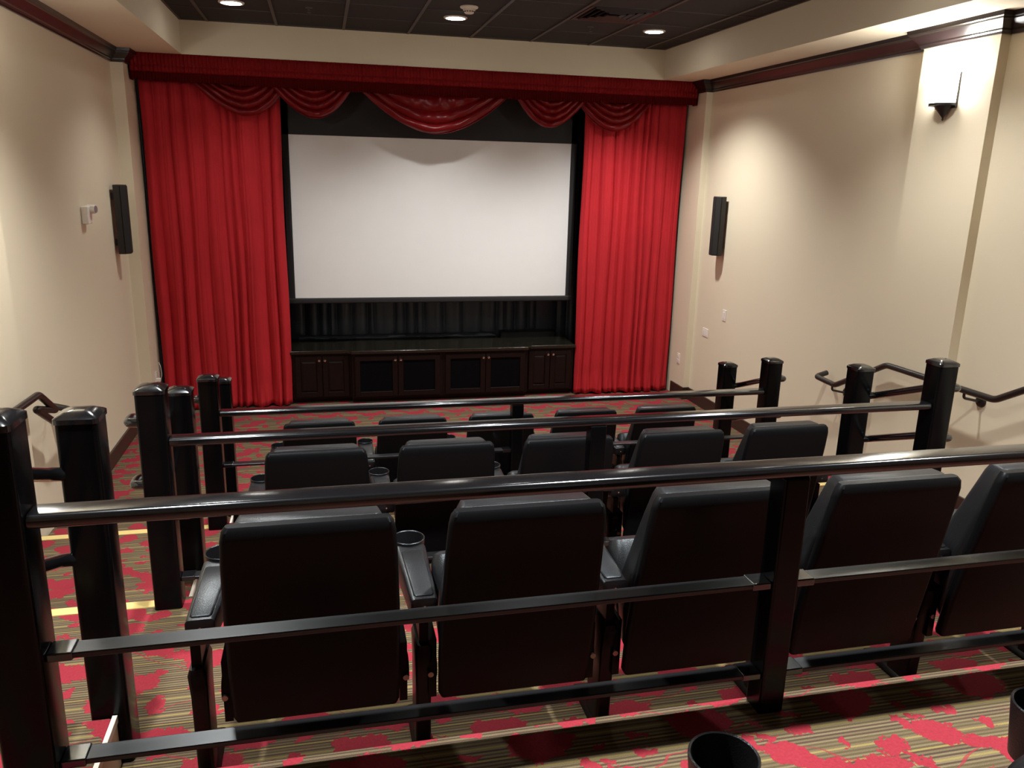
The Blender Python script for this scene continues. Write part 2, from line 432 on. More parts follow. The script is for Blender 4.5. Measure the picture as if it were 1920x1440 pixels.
# ------------------------------------------------------------------ aisle steps and nosing strips
tn = ['lowest', 'middle', 'top']
rown = ['nearest the screen', 'in the middle', 'nearest the camera']
for side in (0, 1):
    for i in range(3):
        e = EDGE[i]; z0 = T[i]; z1 = z0 + .171
        xa, xb = (XL + .016, STEPX_L) if side == 0 else (STEPX_R, XR - .016)
        sname = ('left', 'right')[side]
        t = empty('carpeted_step', ((xa + xb) / 2, e + .3, z0))
        tag(t, 'carpeted step in the %s aisle at the railing %s' % (sname, rown[i]), 'step', 'intermediate aisle steps')
        t2 = Matrix.Translation(-t.location)
        ye = e + .487
        b = new_bm(); box(b, xa, xb, e, ye, z0, z1); b.transform(t2)
        # carpet colour is taken from world position, so the tread continues the floor's pattern
        obj('tread', b, M['carpet'], t, bevel=.01)
        xs = xb if side == 0 else xa; sg = 1 if side == 0 else -1
        b = new_bm(); box(b, min(xs, xs + sg * .010), max(xs, xs + sg * .010), e + .001, ye, z0, z1 - .02); b.transform(t2)
        obj('side_panel', b, M['steppanel'], t)
        b = new_bm(); box(b, min(xs, xs + sg * .014), max(xs, xs + sg * .014), e + .001, ye, z1 - .02, z1 + .004); b.transform(t2)
        obj('edge_trim', b, M['trimwhite'], t)
        b = new_bm(); box(b, xa, xb if side == 0 else xb, e - .085, e - .030, z0 + .342, z0 + .346)
        o = obj('nosing_strip', b, M['strip'])
        tag(o, 'yellow nosing strip on the %s aisle step at the railing %s' % (sname, rown[i]), 'nosing strip', 'yellow aisle nosing strips')

# ------------------------------------------------------------------ guard railings
def build_rail(idx):
    ry = RAILY[idx]; zt = T[idx + 1]
    lab = {0: 'gloss black guard railing closest to the screen, behind the front row of seats',
           1: 'gloss black guard railing in the middle, behind the second row of seats',
           2: 'large gloss black guard railing in the foreground, behind the third row of seats'}[idx]
    t = empty('guard_railing', (1.13, ry, zt)); tag(t, lab, 'railing', 'guard railings between the seating tiers')
    inv = Matrix.Translation(-t.location)
    def add(name, b, m, parent=t, **k):
        b.transform(inv); return obj(name, b, m, parent, **k)
    xl, xr, xc = -.681, 2.982, 1.185; h = .0545
    prof = rrect(0, 0, .0385, .0165, .0130, 6)
    b = new_bm(); loft(b, [[(x, ry + p[0], zt + .7255 + p[1]) for p in prof] for x in (xl + h + .003, 0, .6, 1.2, 1.8, 2.4, xr - h - .003)])
    add('top_rail', b, M['paintblack'], smooth=True, angle=40)
    b = new_bm(); box(b, xc - .038, xc + .038, ry - .038, ry + .038, zt, zt + .711)
    add('post', b, M['postblack'], bevel=.008)
    for zb in (.399, .121):
        for a, c in ((xl + h, xc - .038), (xc + .038, xr - h)):
            b = new_bm(); box(b, a, c, ry - .0265, ry + .0265, zt + zb - .007, zt + zb + .007)
            bar = add('crossbar', b, M['barblack'], bevel=.003)
            for u, v in ((a, a + .055), (c - .055, c)):
                b = new_bm(); box(b, u, v, ry - .030, ry + .030, zt + zb - .0105, zt + zb + .0105)
                add('sleeve', b, M['paintblack'], bar, bevel=.004)
    for x, sg in ((xl, -1), (xr, 1)):
        for k, (yy, zb, zh) in enumerate(((ry, zt, .93), (ry + .605, zt - .342, .93 + .171))):
            b = new_bm()
            rings = [[(q[0], q[1], z) for q in rrect(x, yy, h, h, .012, 4)] for z in (zb, zb + zh)]
            loft(b, rings)
            p = add('newel_post', b, M['postblack'], smooth=True, angle=40)
            b = new_bm(); zc = zb + zh
            lv = [(h + .001, 0, .013), (h + .004, .002, .014), (h + .004, .016, .014), (h - .001, .020, .014), (h - .020, .030, .014), (h - .042, .034, .008)]
            loft(b, [[(q[0], q[1], zc + dz) for q in rrect(x, yy, hh, hh, rr, 4)] for hh, dz, rr in lv])
            add('post_cap', b, M['paintblack'], p, smooth=True, angle=28)
        for z0, z1 in ((.815, .627), (.553, .365)):
            b = new_bm()
            xo = x + sg * (h + .034)
            tube(b, [(x + sg * (h - .006), ry - .030, zt + z0), (xo, ry - .030, zt + z0), (xo, ry + .04, zt + z0), (x + sg * (h + .022), ry + .53, zt + z1), (x + sg * (h - .012), ry + .58, zt + z1 - .02)], .0200, rnd=.03)
            add('side_tube', b, M['paintblack'], smooth=True)
    return t
for i in range(3): build_rail(i)

# ------------------------------------------------------------------ wall handrails
def handrail(pts, x, wallx, brackets, label, hook):
    t = empty('handrail', (x, pts[0][0], pts[0][1])); tag(t, label, 'handrail')
    inv = Matrix.Translation(-t.location)
    P = [(x + (p[2] if len(p) > 2 else 0), p[0], p[1]) for p in pts]
    P = [(wallx, P[0][1], P[0][2])] + P + [(wallx + (x - wallx) * .25, hook[0], hook[1])]
    b = new_bm(); tube(b, P, .0215, n=18, rnd=.035); b.transform(inv)
    obj('grip_tube', b, M['bronze'], t, smooth=True)
    for (y, z, wx) in brackets:
        b = new_bm(); sg = 1 if wx > x else -1
        tube(b, [(x, y, z - .012), (x, y, z - .048), (wx - sg * .02, y, z - .075), (wx, y, z - .075)], .009, n=10, rnd=.03)
        lathe(b, [(0, 0), (.040, 0), (.040, .008), (.032, .016), (0, .018)], n=24, axis='x')
        b.verts.ensure_lookup_table()
        # move the rosette (last lathe verts) to the wall
        nv = 24 * 3 + 2
        for v in b.verts[-nv:]:
            v.co.x = wx - sg * v.co.x; v.co.y += y; v.co.z += z - .075
        b.transform(inv); obj('wall_bracket', b, M['bronze'], t, smooth=True)
    return t
z = CAM_Z
handrail([(1.2, z - .60), (1.85, z - .60), (2.42, z - .925), (3.33, z - .925), (3.892, z - 1.256), (4.874, z - 1.272), (5.43, z - 1.567), (5.69, z - 1.560)], 3.93, XR,
         [(5.46, z - 1.567, XR), (4.13, z - 1.262, XR), (2.9, z - .925, XR), (1.5, z - .60, XR)],
         'dark bronze zigzag handrail on the right beige wall', (5.70, z - 1.535))
handrail([(1.2, z - .60), (1.85, z - .60), (2.42, z - .925), (3.33, z - .925), (3.892, z - 1.28), (4.60, z - 1.31), (5.047, z - 1.324), (5.314, z - 1.497), (5.030, z - 1.408, -.02), (5.285, z - 1.572), (5.585, z - 1.572)], -1.657, XL,
         [(4.25, z - 1.295, XL), (2.9, z - .925, XL)],
         'dark bronze folded handrail on the left beige wall behind the foreground post', (5.60, z - 1.55))

# ------------------------------------------------------------------ theatre seats
def seat_proto():
    """parts in local coordinates: origin on the floor under the top of the back, seat faces +y"""
    parts = []
    # back shell
    def ring(zz, yr, yf, hw, r, front_hw=None):
        f = front_hw if front_hw else hw
        yc = (yr + yf) / 2; hy = (yf - yr) / 2; r = min(r, hy * .98)
        out = []
        for (px, py) in rrect(0, yc, hw, hy, r, 5):
            k = (py - yr) / max(1e-6, (yf - yr)); out.append((px * (1 + (f / hw - 1) * k), py, zz))
        return out
    st = [(.235, .128, .165, .232, .010), (.25, .124, .165, .240, .016), (.40, .100, .140, .243, .016), (.60, .062, .102, .240, .016), (.78, .022, .062, .233, .016), (.86, .006, .046, .228, .016), (.888, .004, .042, .222, .016), (.900, .012, .040, .212, .012)]
    b = new_bm(); loft(b, [ring(a, y0, y1, hw, r) for a, y0, y1, hw, r in st]); parts.append(('backrest', b, 'shell', None))
    st = [(.30, .15, .20, .225, .02), (.33, .15, .245, .236, .03), (.45, .13, .275, .243, .04), (.55, .105, .262, .240, .04), (.68, .075, .205, .230, .035), (.80, .05, .155, .218, .03), (.87, .036, .132, .205, .028), (.893, .034, .120, .196, .022), (.900, .042, .108, .186, .014)]
    b = new_bm(); loft(b, [ring(a, y0, y1, hw, r, hw * .93) for a, y0, y1, hw, r in st]); parts.append(('back_cushion', b, 'leather', None))
    # seat, tipped up about its hinge
    tip = Matrix.Translation((0, .255, .325)) @ Matrix.Rotation(math.radians(64), 4, 'X') @ Matrix.Translation((0, -.215, -.37))
    b = new_bm(); rr = []
    for y, z0, z1, hw in ((.20, .38, .44, .20), (.215, .355, .455, .222), (.33, .355, .462, .232), (.42, .355, .470, .238), (.48, .360, .468, .236), (.51, .372, .455, .228), (.520, .39, .43, .205)):
        rr.append([(p[0], y, p[1]) for p in rrect(0, (z0 + z1) / 2, hw, (z1 - z0) / 2, min(.045, (z1 - z0) / 2 * .95), 6)])
    loft(b, rr); b.transform(tip); parts.append(('seat_cushion', b, 'leather', None))
    b = new_bm(); rr = []
    for y, z0, hw in ((.185, .35, .19), (.21, .325, .215), (.30, .315, .222), (.42, .325, .222), (.47, .34, .21), (.49, .355, .19)):
        rr.append([(p[0], y, p[1]) for p in rrect(0, (z0 + .37) / 2, hw, (.37 - z0) / 2, .012, 3)])
    loft(b, rr); b.transform(tip); parts.append(('seat_pan', b, 'plastic', None))
    for s in (-1, 1):
        b = new_bm(); cyl(b, (s * .238, .22, .30), (s * .275, .22, .30), .042, n=24); box(b, s * .255 - .012, s * .255 + .012, .16, .30, .22, .42)
        parts.append(('hinge', b, 'seatmetal', None))
        b = new_bm(); cyl(b, (s * .262, .150, .305), (s * .262, .158, .305), .009, n=12); parts.append(('bolt', b, 'chrome', None))
    return parts
def arm_parts(x, xc):
    out = []
    ax = lambda y: x + (xc - x) * max(0, min(1, (y - .14) / .35))
    # armrest body: rear -> front, widening and turning into the cup
    b = new_bm(); rr = []
    for y, zb, zt, hw, r in ((.138, .535, .560, .032, .010), (.142, .520, .572, .040, .012), (.20, .500, .578, .042, .012), (.32, .495, .590, .046, .013), (.42, .495, .597, .050, .013), (.448, .497, .599, .051, .013)):
        rr.append([(ax(y) + p[0], y, p[1]) for p in rrect(0, (zb + zt) / 2, hw, (zt - zb) / 2, r, 4)])
    loft(b, rr); out.append(('armrest', b, 'plastic', None))
    b = new_bm(); rr = []
    for y, zt, hw in ((.155, .5755, .026), (.162, .5790, .030), (.32, .5945, .034), (.405, .5990, .036), (.412, .5965, .032)):
        rr.append([(ax(y) + p[0], y, p[1]) for p in rrect(0, zt - .005, hw, .006, .005, 3)])
    loft(b, rr); out.append(('arm_pad', b, 'leather', 'armrest'))
    b = new_bm(); lathe(b, [(0, .500), (.040, .500), (.044, .504), (.0545, .602), (.0545, .607), (.0525, .609), (.0503, .607), (.0498, .601), (.041, .515), (0, .514)], c=(xc, .490, 0), n=40)
    out.append(('cup_holder', b, 'plastic', 'armrest'))
    b = new_bm(); lathe(b, [(0, .5148), (.034, .5148), (.034, .5168), (0, .5168)], c=(xc, .490, 0), n=24)
    out.append(('cup_liner', b, 'seatmetal', 'armrest'))
    b = new_bm(); cyl(b, (x, .1372, .546), (x, .1400, .546), .004, n=10); out.append(('screw', b, 'chrome', 'armrest'))
    # standard
    xg = x - .022 if x < -.3 else x
    b = new_bm(); loft(b, [[(q[0], q[1], zz) for q in rrect(xg, yc, hx, hy, .010, 3)] for zz, yc, hx, hy in ((.025, .235, .024, .055), (.30, .23, .024, .062), (.385, .225, .026, .075), (.405, .225, .020, .070))])
    box(b, xg - .014, xg + .014, .17, .27, .40, .50)
    out.append(('leg', b, 'seatmetal', None))
    b = new_bm(); loft(b, [[(q[0], q[1], zz) for q in rrect(xg, .25, hx, hy, .015, 3)] for zz, hx, hy in ((0, .032, .17), (.012, .032, .17), (.026, .022, .14), (.05, .020, .06))])
    out.append(('foot', b, 'seatmetal', None))
    return out

proto_mesh = {}
def mesh_for(key, b, m):
    me = bpy.data.meshes.new(key)
    bmesh.ops.recalc_face_normals(b, faces=b.faces[:]); b.to_mesh(me); b.free()
    me.materials.append(M[m])
    for p in me.polygons: p.use_smooth = True
    me.set_sharp_from_angle(angle=math.radians(38)); return me
SEAT = [(n, mesh_for(n, b, m), par) for n, b, m, par in seat_proto()]
ARM0 = [(n, mesh_for(n, b, m), par) for n, b, m, par in arm_parts(-.312, -.286)]
ARML = [(n, mesh_for(n, b, m), par) for n, b, m, par in arm_parts(-.281, -.293)]
ARMR = [(n, mesh_for(n, b, m), par) for n, b, m, par in arm_parts(.315, .30)]

def make_seat(loc, label, group, last, first=False):
    t = empty('theater_seat', loc); tag(t, label, 'seat', group)
    for lst in (SEAT, ARM0 if first else ARML) + ((ARMR,) if last else ()):
        made = {}
        for n, me, par in lst:
            o = bpy.data.objects.new(n, me); C.objects.link(o)
            o.parent = made[par] if par else t
            made[n] = o
    return t
pos5 = ['leftmost', 'second from left', 'middle one', 'second from right', 'rightmost']
rws = [('front row, nearest the screen', 5.055, T[0]), ('second row, between the two rear-view railings', 3.535, T[1]), ('third row, largest in view', 2.00, T[2])]
rtxt = ['in the row nearest the screen', 'in the second row from the screen', 'in the large foreground row']
for r, (nm, y, zz) in enumerate(rws):
    for k in range(5):
        make_seat((-.06 + .6 * k, y, zz), 'black leather theater seat, %s %s' % (pos5[k], rtxt[r]), 'theater seats in tiered rows', k == 4, k == 0)
for k, lb in ((0, 'black theater seat at bottom edge with an open cup holder in front'), (1, 'black theater seat whose cup holder is cut by the right frame edge')):
    make_seat((.863 + .6 * k, .447, T[3]), lb, 'theater seats in tiered rows', False)

# ------------------------------------------------------------------ stage: curtains
def folds(n, seed):
    rnd = random.Random(seed); xs = [0]
    for i in range(n): xs.append(xs[-1] + rnd.uniform(.5, 1.6))
    tot = xs[-1]; xs = [v / tot for v in xs]
    amp = [rnd.uniform(.35, 1.0) for _ in xs]; dr = [rnd.uniform(-.4, .4) for _ in xs]; skew = [rnd.uniform(.35, .65) for _ in xs]
    def f(u, v):
        # drifting fold lines
        for i in range(len(xs) - 1):
            a = xs[i] + dr[i] * .035 * v * (0 if i == 0 else 1); c = xs[i + 1] + dr[i + 1] * .035 * v * (0 if i == len(xs) - 2 else 1)
            if u <= c or i == len(xs) - 2:
                t = min(1, max(0, (u - a) / max(1e-6, c - a)))
                s = skew[i] + .1 * math.sin(3 * v + i)
                t = .5 * t / s if t < s else .5 + .5 * (t - s) / (1 - s)
                return amp[i] * (math.sin(PI * t) ** .8) * (.75 + .35 * v)
        return 0
    return f
def curtain(name, x0, x1, seed, n, label, ztop=3.26, yb=8.688, flare=0.0, hemsx=1):
    f = folds(n, seed); g = folds(n * 3, seed + 5)
    def fn(u, v):
        zz = ztop + (.018 - ztop) * v
        x = x0 + (x1 - x0) * u + .006 * math.sin(9 * v + 14 * u)
        if flare: x += flare * (1 if u > .5 else -1) * max(0, v - .82) * abs(2 * u - 1) ** 3
        hem = max(0, v - .93) / .07
        y = yb - .075 * f(u, v) - .008 * g(u, v) * (1 - .4 * v) + .006 * math.sin(50 * u + 3 * v)
        y -= hem * .012 * math.sin(120 * u) + hem * .015
        zz += .012 * math.sin(40 * u) * hem
        return (x, y, zz)
    b = new_bm(); grid(b, 420, 60, fn)
    o = obj(name, b, M['velvet'], smooth=True, angle=180, solid=.004)
    return tag(o, label, 'curtain', 'stage curtains beside the screen')
curtain('stage_curtain', -1.655, -.37, 3, 10, 'floor-length red velvet curtain left of the projection screen')
curtain('stage_curtain', 2.80, 3.965, 11, 11, 'floor-length bright red velvet curtain right of the projection screen')

# black back drape with side legs, hem gathered over the counter
f1 = folds(34, 21); 
def drp(u, v):
    x = PXL + .03 + (PXR - PXL - .06) * u; zz = 3.40 + (.02 - 3.40) * v
    return (x, 9.48 - .10 * f1(u, v * .3), zz)
t = empty('black_backdrop', (1.15, 9.4, 0)); tag(t, 'black pleated backdrop drape hanging behind the projection screen and cabinets', 'drape')
inv = Matrix.Translation(-t.location)
b = new_bm(); grid(b, 620, 14, drp); b.transform(inv); obj('back_panel', b, M['blackcloth'], t, smooth=True, angle=180, solid=.003)
for xa in (PXL + .012, PXR - .03):
    fl = folds(7, 31)
    b = new_bm(); grid(b, 80, 6, lambda u, v: (xa + .018 * fl(u, v), 8.73 + .62 * u, 3.40 + (.02 - 3.4) * v)); b.transform(inv)
    obj('side_leg', b, M['blackcloth'], t, smooth=True, angle=180, solid=.003)

# crumpled hem lying on the back of the counter
b = new_bm()
rnd = random.Random(5); ph = [rnd.uniform(0, 6.28) for _ in range(8)]
def hem(u, v):
    x = -.30 + 2.28 * u
    base = .605 + .022 * abs(math.sin(21 * u + ph[0])) * abs(math.sin(7 * u + ph[1])) + .01 * abs(math.sin(55 * u + ph[2]))
    yy = 9.24 - .09 * math.sin(PI * v) * (0.6 + .4 * math.sin(13 * u + ph[3])) + .12 * v
    return (x, yy, .598 + (base - .598) * math.sin(PI * min(1, v * 1.15)) + .10 * max(0, v - .75))
grid(b, 260, 10, hem)
tag(obj('drape_hem', b, M['blackcloth'], smooth=True, angle=180, solid=.003), 'loose black cloth bunched along the back of the granite countertop', 'cloth')
# flat black case at right rear of the counter
b = new_bm()
loft(b, [[(p[0], p[1], zz) for p in rrect(2.36, 9.22, .34 - d, .075 - d, .02, 4)] for zz, d in ((.592, 0), (.655, 0), (.662, .006))])
tag(obj('soundbar', b, M['plastic'], smooth=True, angle=40), 'long low black box lying at the right rear of the countertop', 'black box')

# ------------------------------------------------------------------ projection screen
t = empty('projection_screen', (1.215, 8.9, 1.1)); tag(t, 'large white pull-down projection screen with black border', 'screen')
inv = Matrix.Translation(-t.location)
def addt(name, b, m, **k):
    b.transform(inv); return obj(name, b, M[m], t, **k)
x0, x1, z0, z1 = -.306, 2.723, 1.125, 2.816
b = new_bm(); box(b, x0 - .002, x1 + .002, 8.898, 8.903, z0, z1); addt('screen_surface', b, 'screenwhite')
b = new_bm()
box(b, x0 - .064, x0, 8.890, 8.906, z0 - .02, 3.36); box(b, x1, x1 + .064, 8.890, 8.906, z0 - .02, 3.36)
box(b, x0 - .064, x1 + .064, 8.890, 8.906, z1, 3.36); addt('black_border', b, 'screenblack')
b = new_bm(); prism(b, rrect(8.90, 1.097, .018, .030, .012, 4), x0 - .066, x1 + .066, 'x'); addt('bottom_bar', b, 'screenblack', smooth=True)
b = new_bm(); box(b, x0 - .066, x1 + .066, 8.86, 8.96, 3.34, 3.46); addt('roller_housing', b, 'screenblack', bevel=.01)

# ------------------------------------------------------------------ cabinets
def cabinet(xa, xb, yfront, kind, label):
    zt = .555; t = empty('cabinet', ((xa + xb) / 2, yfront, 0)); tag(t, label, 'cabinet')
    inv = Matrix.Translation(-t.location)
    def a(name, b, m, par=t, **k):
        b.transform(inv); return obj(name, b, M[m], par, **k)
    b = new_bm(); box(b, xa, xb, yfront, 9.36, .055, zt); box(b, xa, xb, yfront + .06, 9.36, 0, .06)
    a('carcass', b, 'espresso')
    mid = (xa + xb) / 2; g = .004; dz0, dz1 = .075, zt - .025
    sidew = .03
    for s, (p, q) in enumerate(((xa + sidew, mid - g), (mid + g, xb - sidew))):
        f = .055; b = new_bm(); y0 = yfront - .020; y1 = yfront - .001
        box(b, p, p + f, y0, y1, dz0, dz1); box(b, q - f, q, y0, y1, dz0, dz1); box(b, p + f, q - f, y0, y1, dz0, dz0 + f); box(b, p + f, q - f, y0, y1, dz1 - f, dz1)
        d = a('door', b, 'espresso', bevel=.003)
        b = new_bm()
        if kind == 'wood':
            px = [(p + f, q - f, dz0 + f, dz1 - f)]
            u0, u1, w0, w1 = px[0]
            loft(b, [[(u0, y1 - .004, w0), (u1, y1 - .004, w0), (u1, y1 - .004, w1), (u0, y1 - .004, w1)],
                     [(u0, y1 - .009, w0), (u1, y1 - .009, w0), (u1, y1 - .009, w1), (u0, y1 - .009, w1)],
                     [(u0 + .022, y0 + .002, w0 + .022), (u1 - .022, y0 + .002, w0 + .022), (u1 - .022, y0 + .002, w1 - .022), (u0 + .022, y0 + .002, w1 - .022)]])
            a('raised_panel', b, 'espresso', d)
        else:
            box(b, p + f, q - f, y1 - .008, y1 - .003, dz0 + f, dz1 - f); a('cloth_panel', b, 'blackmesh', d)
        kx = (q - .026) if s == 0 else (p + .026)
        b = new_bm(); lathe(b, [(0, 0), (.006, 0), (.005, -.010), (.013, -.016), (.0145, -.021), (.012, -.026), (0, -.028)], c=(kx, y0, dz1 - .045), n=20, axis='y')
        a('knob', b, 'chrome', d, smooth=True)
    return t
cabinet(-.362, .262, 8.69, 'wood', 'dark espresso cabinet with two raised wood panel doors next to left curtain')
cabinet(.264, 1.252, 8.63, 'mesh', 'dark espresso cabinet with black panel doors, left of the two wide middle units')
cabinet(1.254, 2.222, 8.63, 'mesh', 'dark espresso cabinet with black panel doors, right of the two wide middle units')
cabinet(2.224, 2.785, 8.69, 'wood', 'dark espresso cabinet with two raised wood panel doors next to right curtain')
b = new_bm()
prism(b, [(-.385, 9.37), (-.385, 8.655), (.20, 8.655), (.24, 8.62), (.26, 8.595), (2.225, 8.595), (2.245, 8.62), (2.28, 8.655), (2.80, 8.655), (2.80, 9.37)], .556, .592, 'z')
tag(obj('countertop', b, M['granite'], bevel=.006), 'dark speckled granite countertop running over all four cabinets', 'countertop')

# ------------------------------------------------------------------ valance and swags
t = empty('valance', (1.155, 8.5, 3.2)); tag(t, 'gathered dark red valance band with fringe across the top of the stage', 'valance')
inv = Matrix.Translation(-t.location)
VX0, VX1 = -1.672, 3.985
b = new_bm(); box(b, VX0 + .01, VX1 - .01, 8.475, 8.57, 3.36, 3.47); addt('valance_board', b, 'shirr')
rv = random.Random(9); NP = 170
pw = [rv.uniform(.6, 1.3) for _ in range(NP)]; jit = [rv.uniform(-1, 1) for _ in range(NP + 1)]
def shirr(u, v):
    x = VX0 + (VX1 - VX0) * u; k = u * NP; i = int(k) % NP
    puff = .016 * (math.sin(PI * min(1, v / .62)) ** .6 if v < .62 else .75 * math.sin(PI * (v - .62) / .38) ** .6)
    zz = 3.482 - .170 * v + .003 * jit[int(k) % (NP + 1)] * (1 - v)
    return (x, 8.470 - puff - .016 * pw[i] * math.sin(2 * PI * k * .5) ** 2 * (.4 + puff * 40), zz)
b = new_bm(); grid(b, NP * 6, 16, shirr); addt('gathered_band', b, 'shirr', smooth=True, angle=180, solid=.003)
rv = random.Random(12); fz = [rv.uniform(-.5, 1) for _ in range(NP * 2 + 2)]
def frg(u, v):
    x = VX0 + .004 + (VX1 - VX0 - .008) * u; k = u * NP * 1.3
    sag = .030 * math.sin(PI * u)
    zb = 3.242 - sag + .006 * fz[int(k) % len(fz)]
    return (x, 8.470 - .011 * abs(math.sin(PI * k)) * (.3 + v) - .003 * math.sin(k * .37), 3.318 + (zb - 3.318) * v)
b = new_bm(); grid(b, NP * 8, 6, frg); addt('fringe', b, 'fringe', smooth=True, angle=180, solid=.003)
for xs, sg in ((VX0, 1), (VX1, -1)):
    b = new_bm(); grid(b, 30, 8, lambda u, v: (xs - sg * .003 * math.sin(70 * u) ** 2, 8.465 + .11 * u, 3.475 - .235 * v)); addt('side_return', b, 'fringe', smooth=True, angle=180, solid=.003)

def swag(xc, hw, zb, y0, n, label, bx=0.0, inner=.30, gather=0.0, seed=0, pw_=1.9, vs=1.0):
    zt = 3.30; D = zt - zb; rnd = random.Random(seed); pv = [rnd.uniform(-.25, .25) for _ in range(n + 2)]
    p1, p2 = rnd.uniform(0, 6), rnd.uniform(0, 6)
    def fn(u, v):
        s = 2 * u - 1
        wv = inner + (1 - inner) * v
        sh = 1 - abs(s) ** pw_
        x = xc + hw * wv * s + bx * sh * v
        zz = zt - D * (v ** vs) * sh
        fold = abs(math.sin(PI * (n * v + .12 * math.sin(2.2 * s + p1)))) ** .75
        y = y0 - .022 * sh * math.sin(PI * min(1, v * 1.02)) - .040 * fold * (sh ** .35)
        y -= .006 * math.sin(17 * s + 9 * v + p2) * sh
        if gather: y -= gather * (1 - v) ** .7 * (math.sin(9 * s + p1 + 2 * v) + .6 * math.sin(23 * s + p2 - 4 * v)) * sh
        return (x, y, zz)
    b = new_bm(); grid(b, 90, 110, fn)
    o = obj('swag', b, M['satin'], smooth=True, angle=180, solid=.004)
    return tag(o, label, 'swag', 'draped red swags under the valance')
swag(-.735, .475, 2.963, 8.588, 5, 'small folded red swag, outermost on the left side', bx=.06, seed=1)
swag(-.055, .415, 2.958, 8.542, 5, 'small folded red swag just left of the big central swag', bx=.03, seed=2, gather=.006)
swag(1.165, .81, 2.852, 8.548, 3, 'big wide central red swag above the screen', seed=3, inner=.62, gather=.012, pw_=1.8, vs=.55)
swag(2.385, .415, 2.958, 8.542, 5, 'small folded red swag just right of the big central swag', bx=-.03, seed=4, gather=.006)
swag(3.085, .46, 2.943, 8.588, 5, 'small folded red swag, outermost on the right side', seed=5)

# ------------------------------------------------------------------ downlights, sconces
def spot(name, loc, power, size, blend, parent, col=LAMP_COL, r=.06, rot=(0, 0, 0)):
    l = bpy.data.lights.new(name, 'SPOT'); l.energy = power; l.spot_size = math.radians(size); l.spot_blend = blend
    l.color = col; l.shadow_soft_size = r
    o = bpy.data.objects.new(name, l); C.objects.link(o); o.parent = parent; o.location = loc; o.rotation_euler = rot
    return o
LX = (-.66, 1.19, 3.035); LY = (7.47, 4.395, 1.935)
ptx = ('left', 'centre', 'right')
for r in range(3):
    for c in range(3):
        t = empty('downlight', (LX[c], LY[r], CEIL))
        if r == 0: lab = 'bright recessed round ceiling light above the stage, %s one of three' % ptx[c]
        else: lab = 'recessed round ceiling light over the %s seating, %s side' % (('', 'middle', 'rear')[r], ptx[c])
        tag(t, lab, 'ceiling light', 'recessed ceiling downlights')
        b = new_bm(); lathe(b, [(.083, .0), (.083, -.010), (.100, -.008), (.104, -.001), (.104, .0)], n=40); obj('trim_ring', b, M['trimring'], t, smooth=True)
        b = new_bm(); lathe(b, [(0, -.016), (.05, -.015), (.078, -.010), (.084, -.004), (.084, 0), (0, 0)], n=40); obj('lens', b, M['lamp'], t, smooth=True)
        spot('downlight_lamp', (0, 0, -.035), DOWN_W[r][c], 118, .75, t)

def sconce(loc, rz, label):
    """origin on the wall at mid height, projects along local +x"""
    t = empty('wall_sconce', loc, rz); tag(t, label, 'wall lamp')
    b = new_bm(); box(b, 0, .018, -.090, .090, -.115, .105); obj('back_plate', b, M['sconcemetal'], t, bevel=.003)
    def half(r, z, n=20, off=.018): return [(off + r * math.sin(PI * i / n) * 1.05, -r * math.cos(PI * i / n), z) for i in range(n + 1)]
    b = new_bm(); loft(b, [half(.088, -.085), half(.092, .11)], caps=False, closed=False); obj('glass_shade', b, M['shade'], t, smooth=True, solid=.004)
    b = new_bm(); loft(b, [half(.094, -.083) , half(.094, -.100)], closed=True); obj('shade_ring', b, M['sconcemetal'], t, smooth=True)
    b = new_bm(); loft(b, [half(.062, -.100), half(.050, -.118), half(.008, -.170), half(.006, -.178), half(.010, -.184), half(.002, -.190)], closed=True); obj('finial', b, M['sconcemetal'], t, smooth=True)
    for zz in (.03, .075):
        b = new_bm(); tube(b, [(.010, -.091, zz), (.03, -.0935, zz), (.05, -.088, zz)], .0025, n=8); obj('clip', b, M['sconcemetal'], t, smooth=True)
    l = bpy.data.lights.new('sconce_lamp', 'POINT'); l.energy = SCONCE_W; l.color = (1, .95, .88); l.shadow_soft_size = .025
    o = bpy.data.objects.new('sconce_lamp', l); C.objects.link(o); o.parent = t; o.location = (.062, 0, .135)
    return t
sconce((XR - .07, 4.75, 3.075), PI, 'lit glass wall sconce with dark pointed base on the right pilaster')
sconce((XL + .07, 4.75, 3.075), 0, 'lit glass wall sconce on the left pilaster beyond the frame edge')

# ------------------------------------------------------------------ ceiling fittings
t = empty('smoke_detector', (1.22, 6.96, CEIL)); tag(t, 'cream round smoke detector on the dark ceiling behind the centre light', 'smoke detector')
b = new_bm(); lathe(b, [(0, 0), (.072, 0), (.074, -.006), (.070, -.012), (.052, -.018), (.050, -.030), (0, -.031)], n=40); obj('base', b, M['cream'], t, smooth=True)
b = new_bm(); lathe(b, [(0, -.030), (.040, -.030), (.040, -.046), (.030, -.054), (0, -.056)], n=32); obj('sensor_dome', b, M['cream'], t, smooth=True)
b = new_bm()
for k in range(12):
    a = 2 * PI * k / 12; cx, cy = .0405 * math.cos(a), .0405 * math.sin(a); box(b, cx - .004, cx + .004, cy - .004, cy + .004, -.044, -.036)
obj('sensor_slots', b, M['cupin'], t)

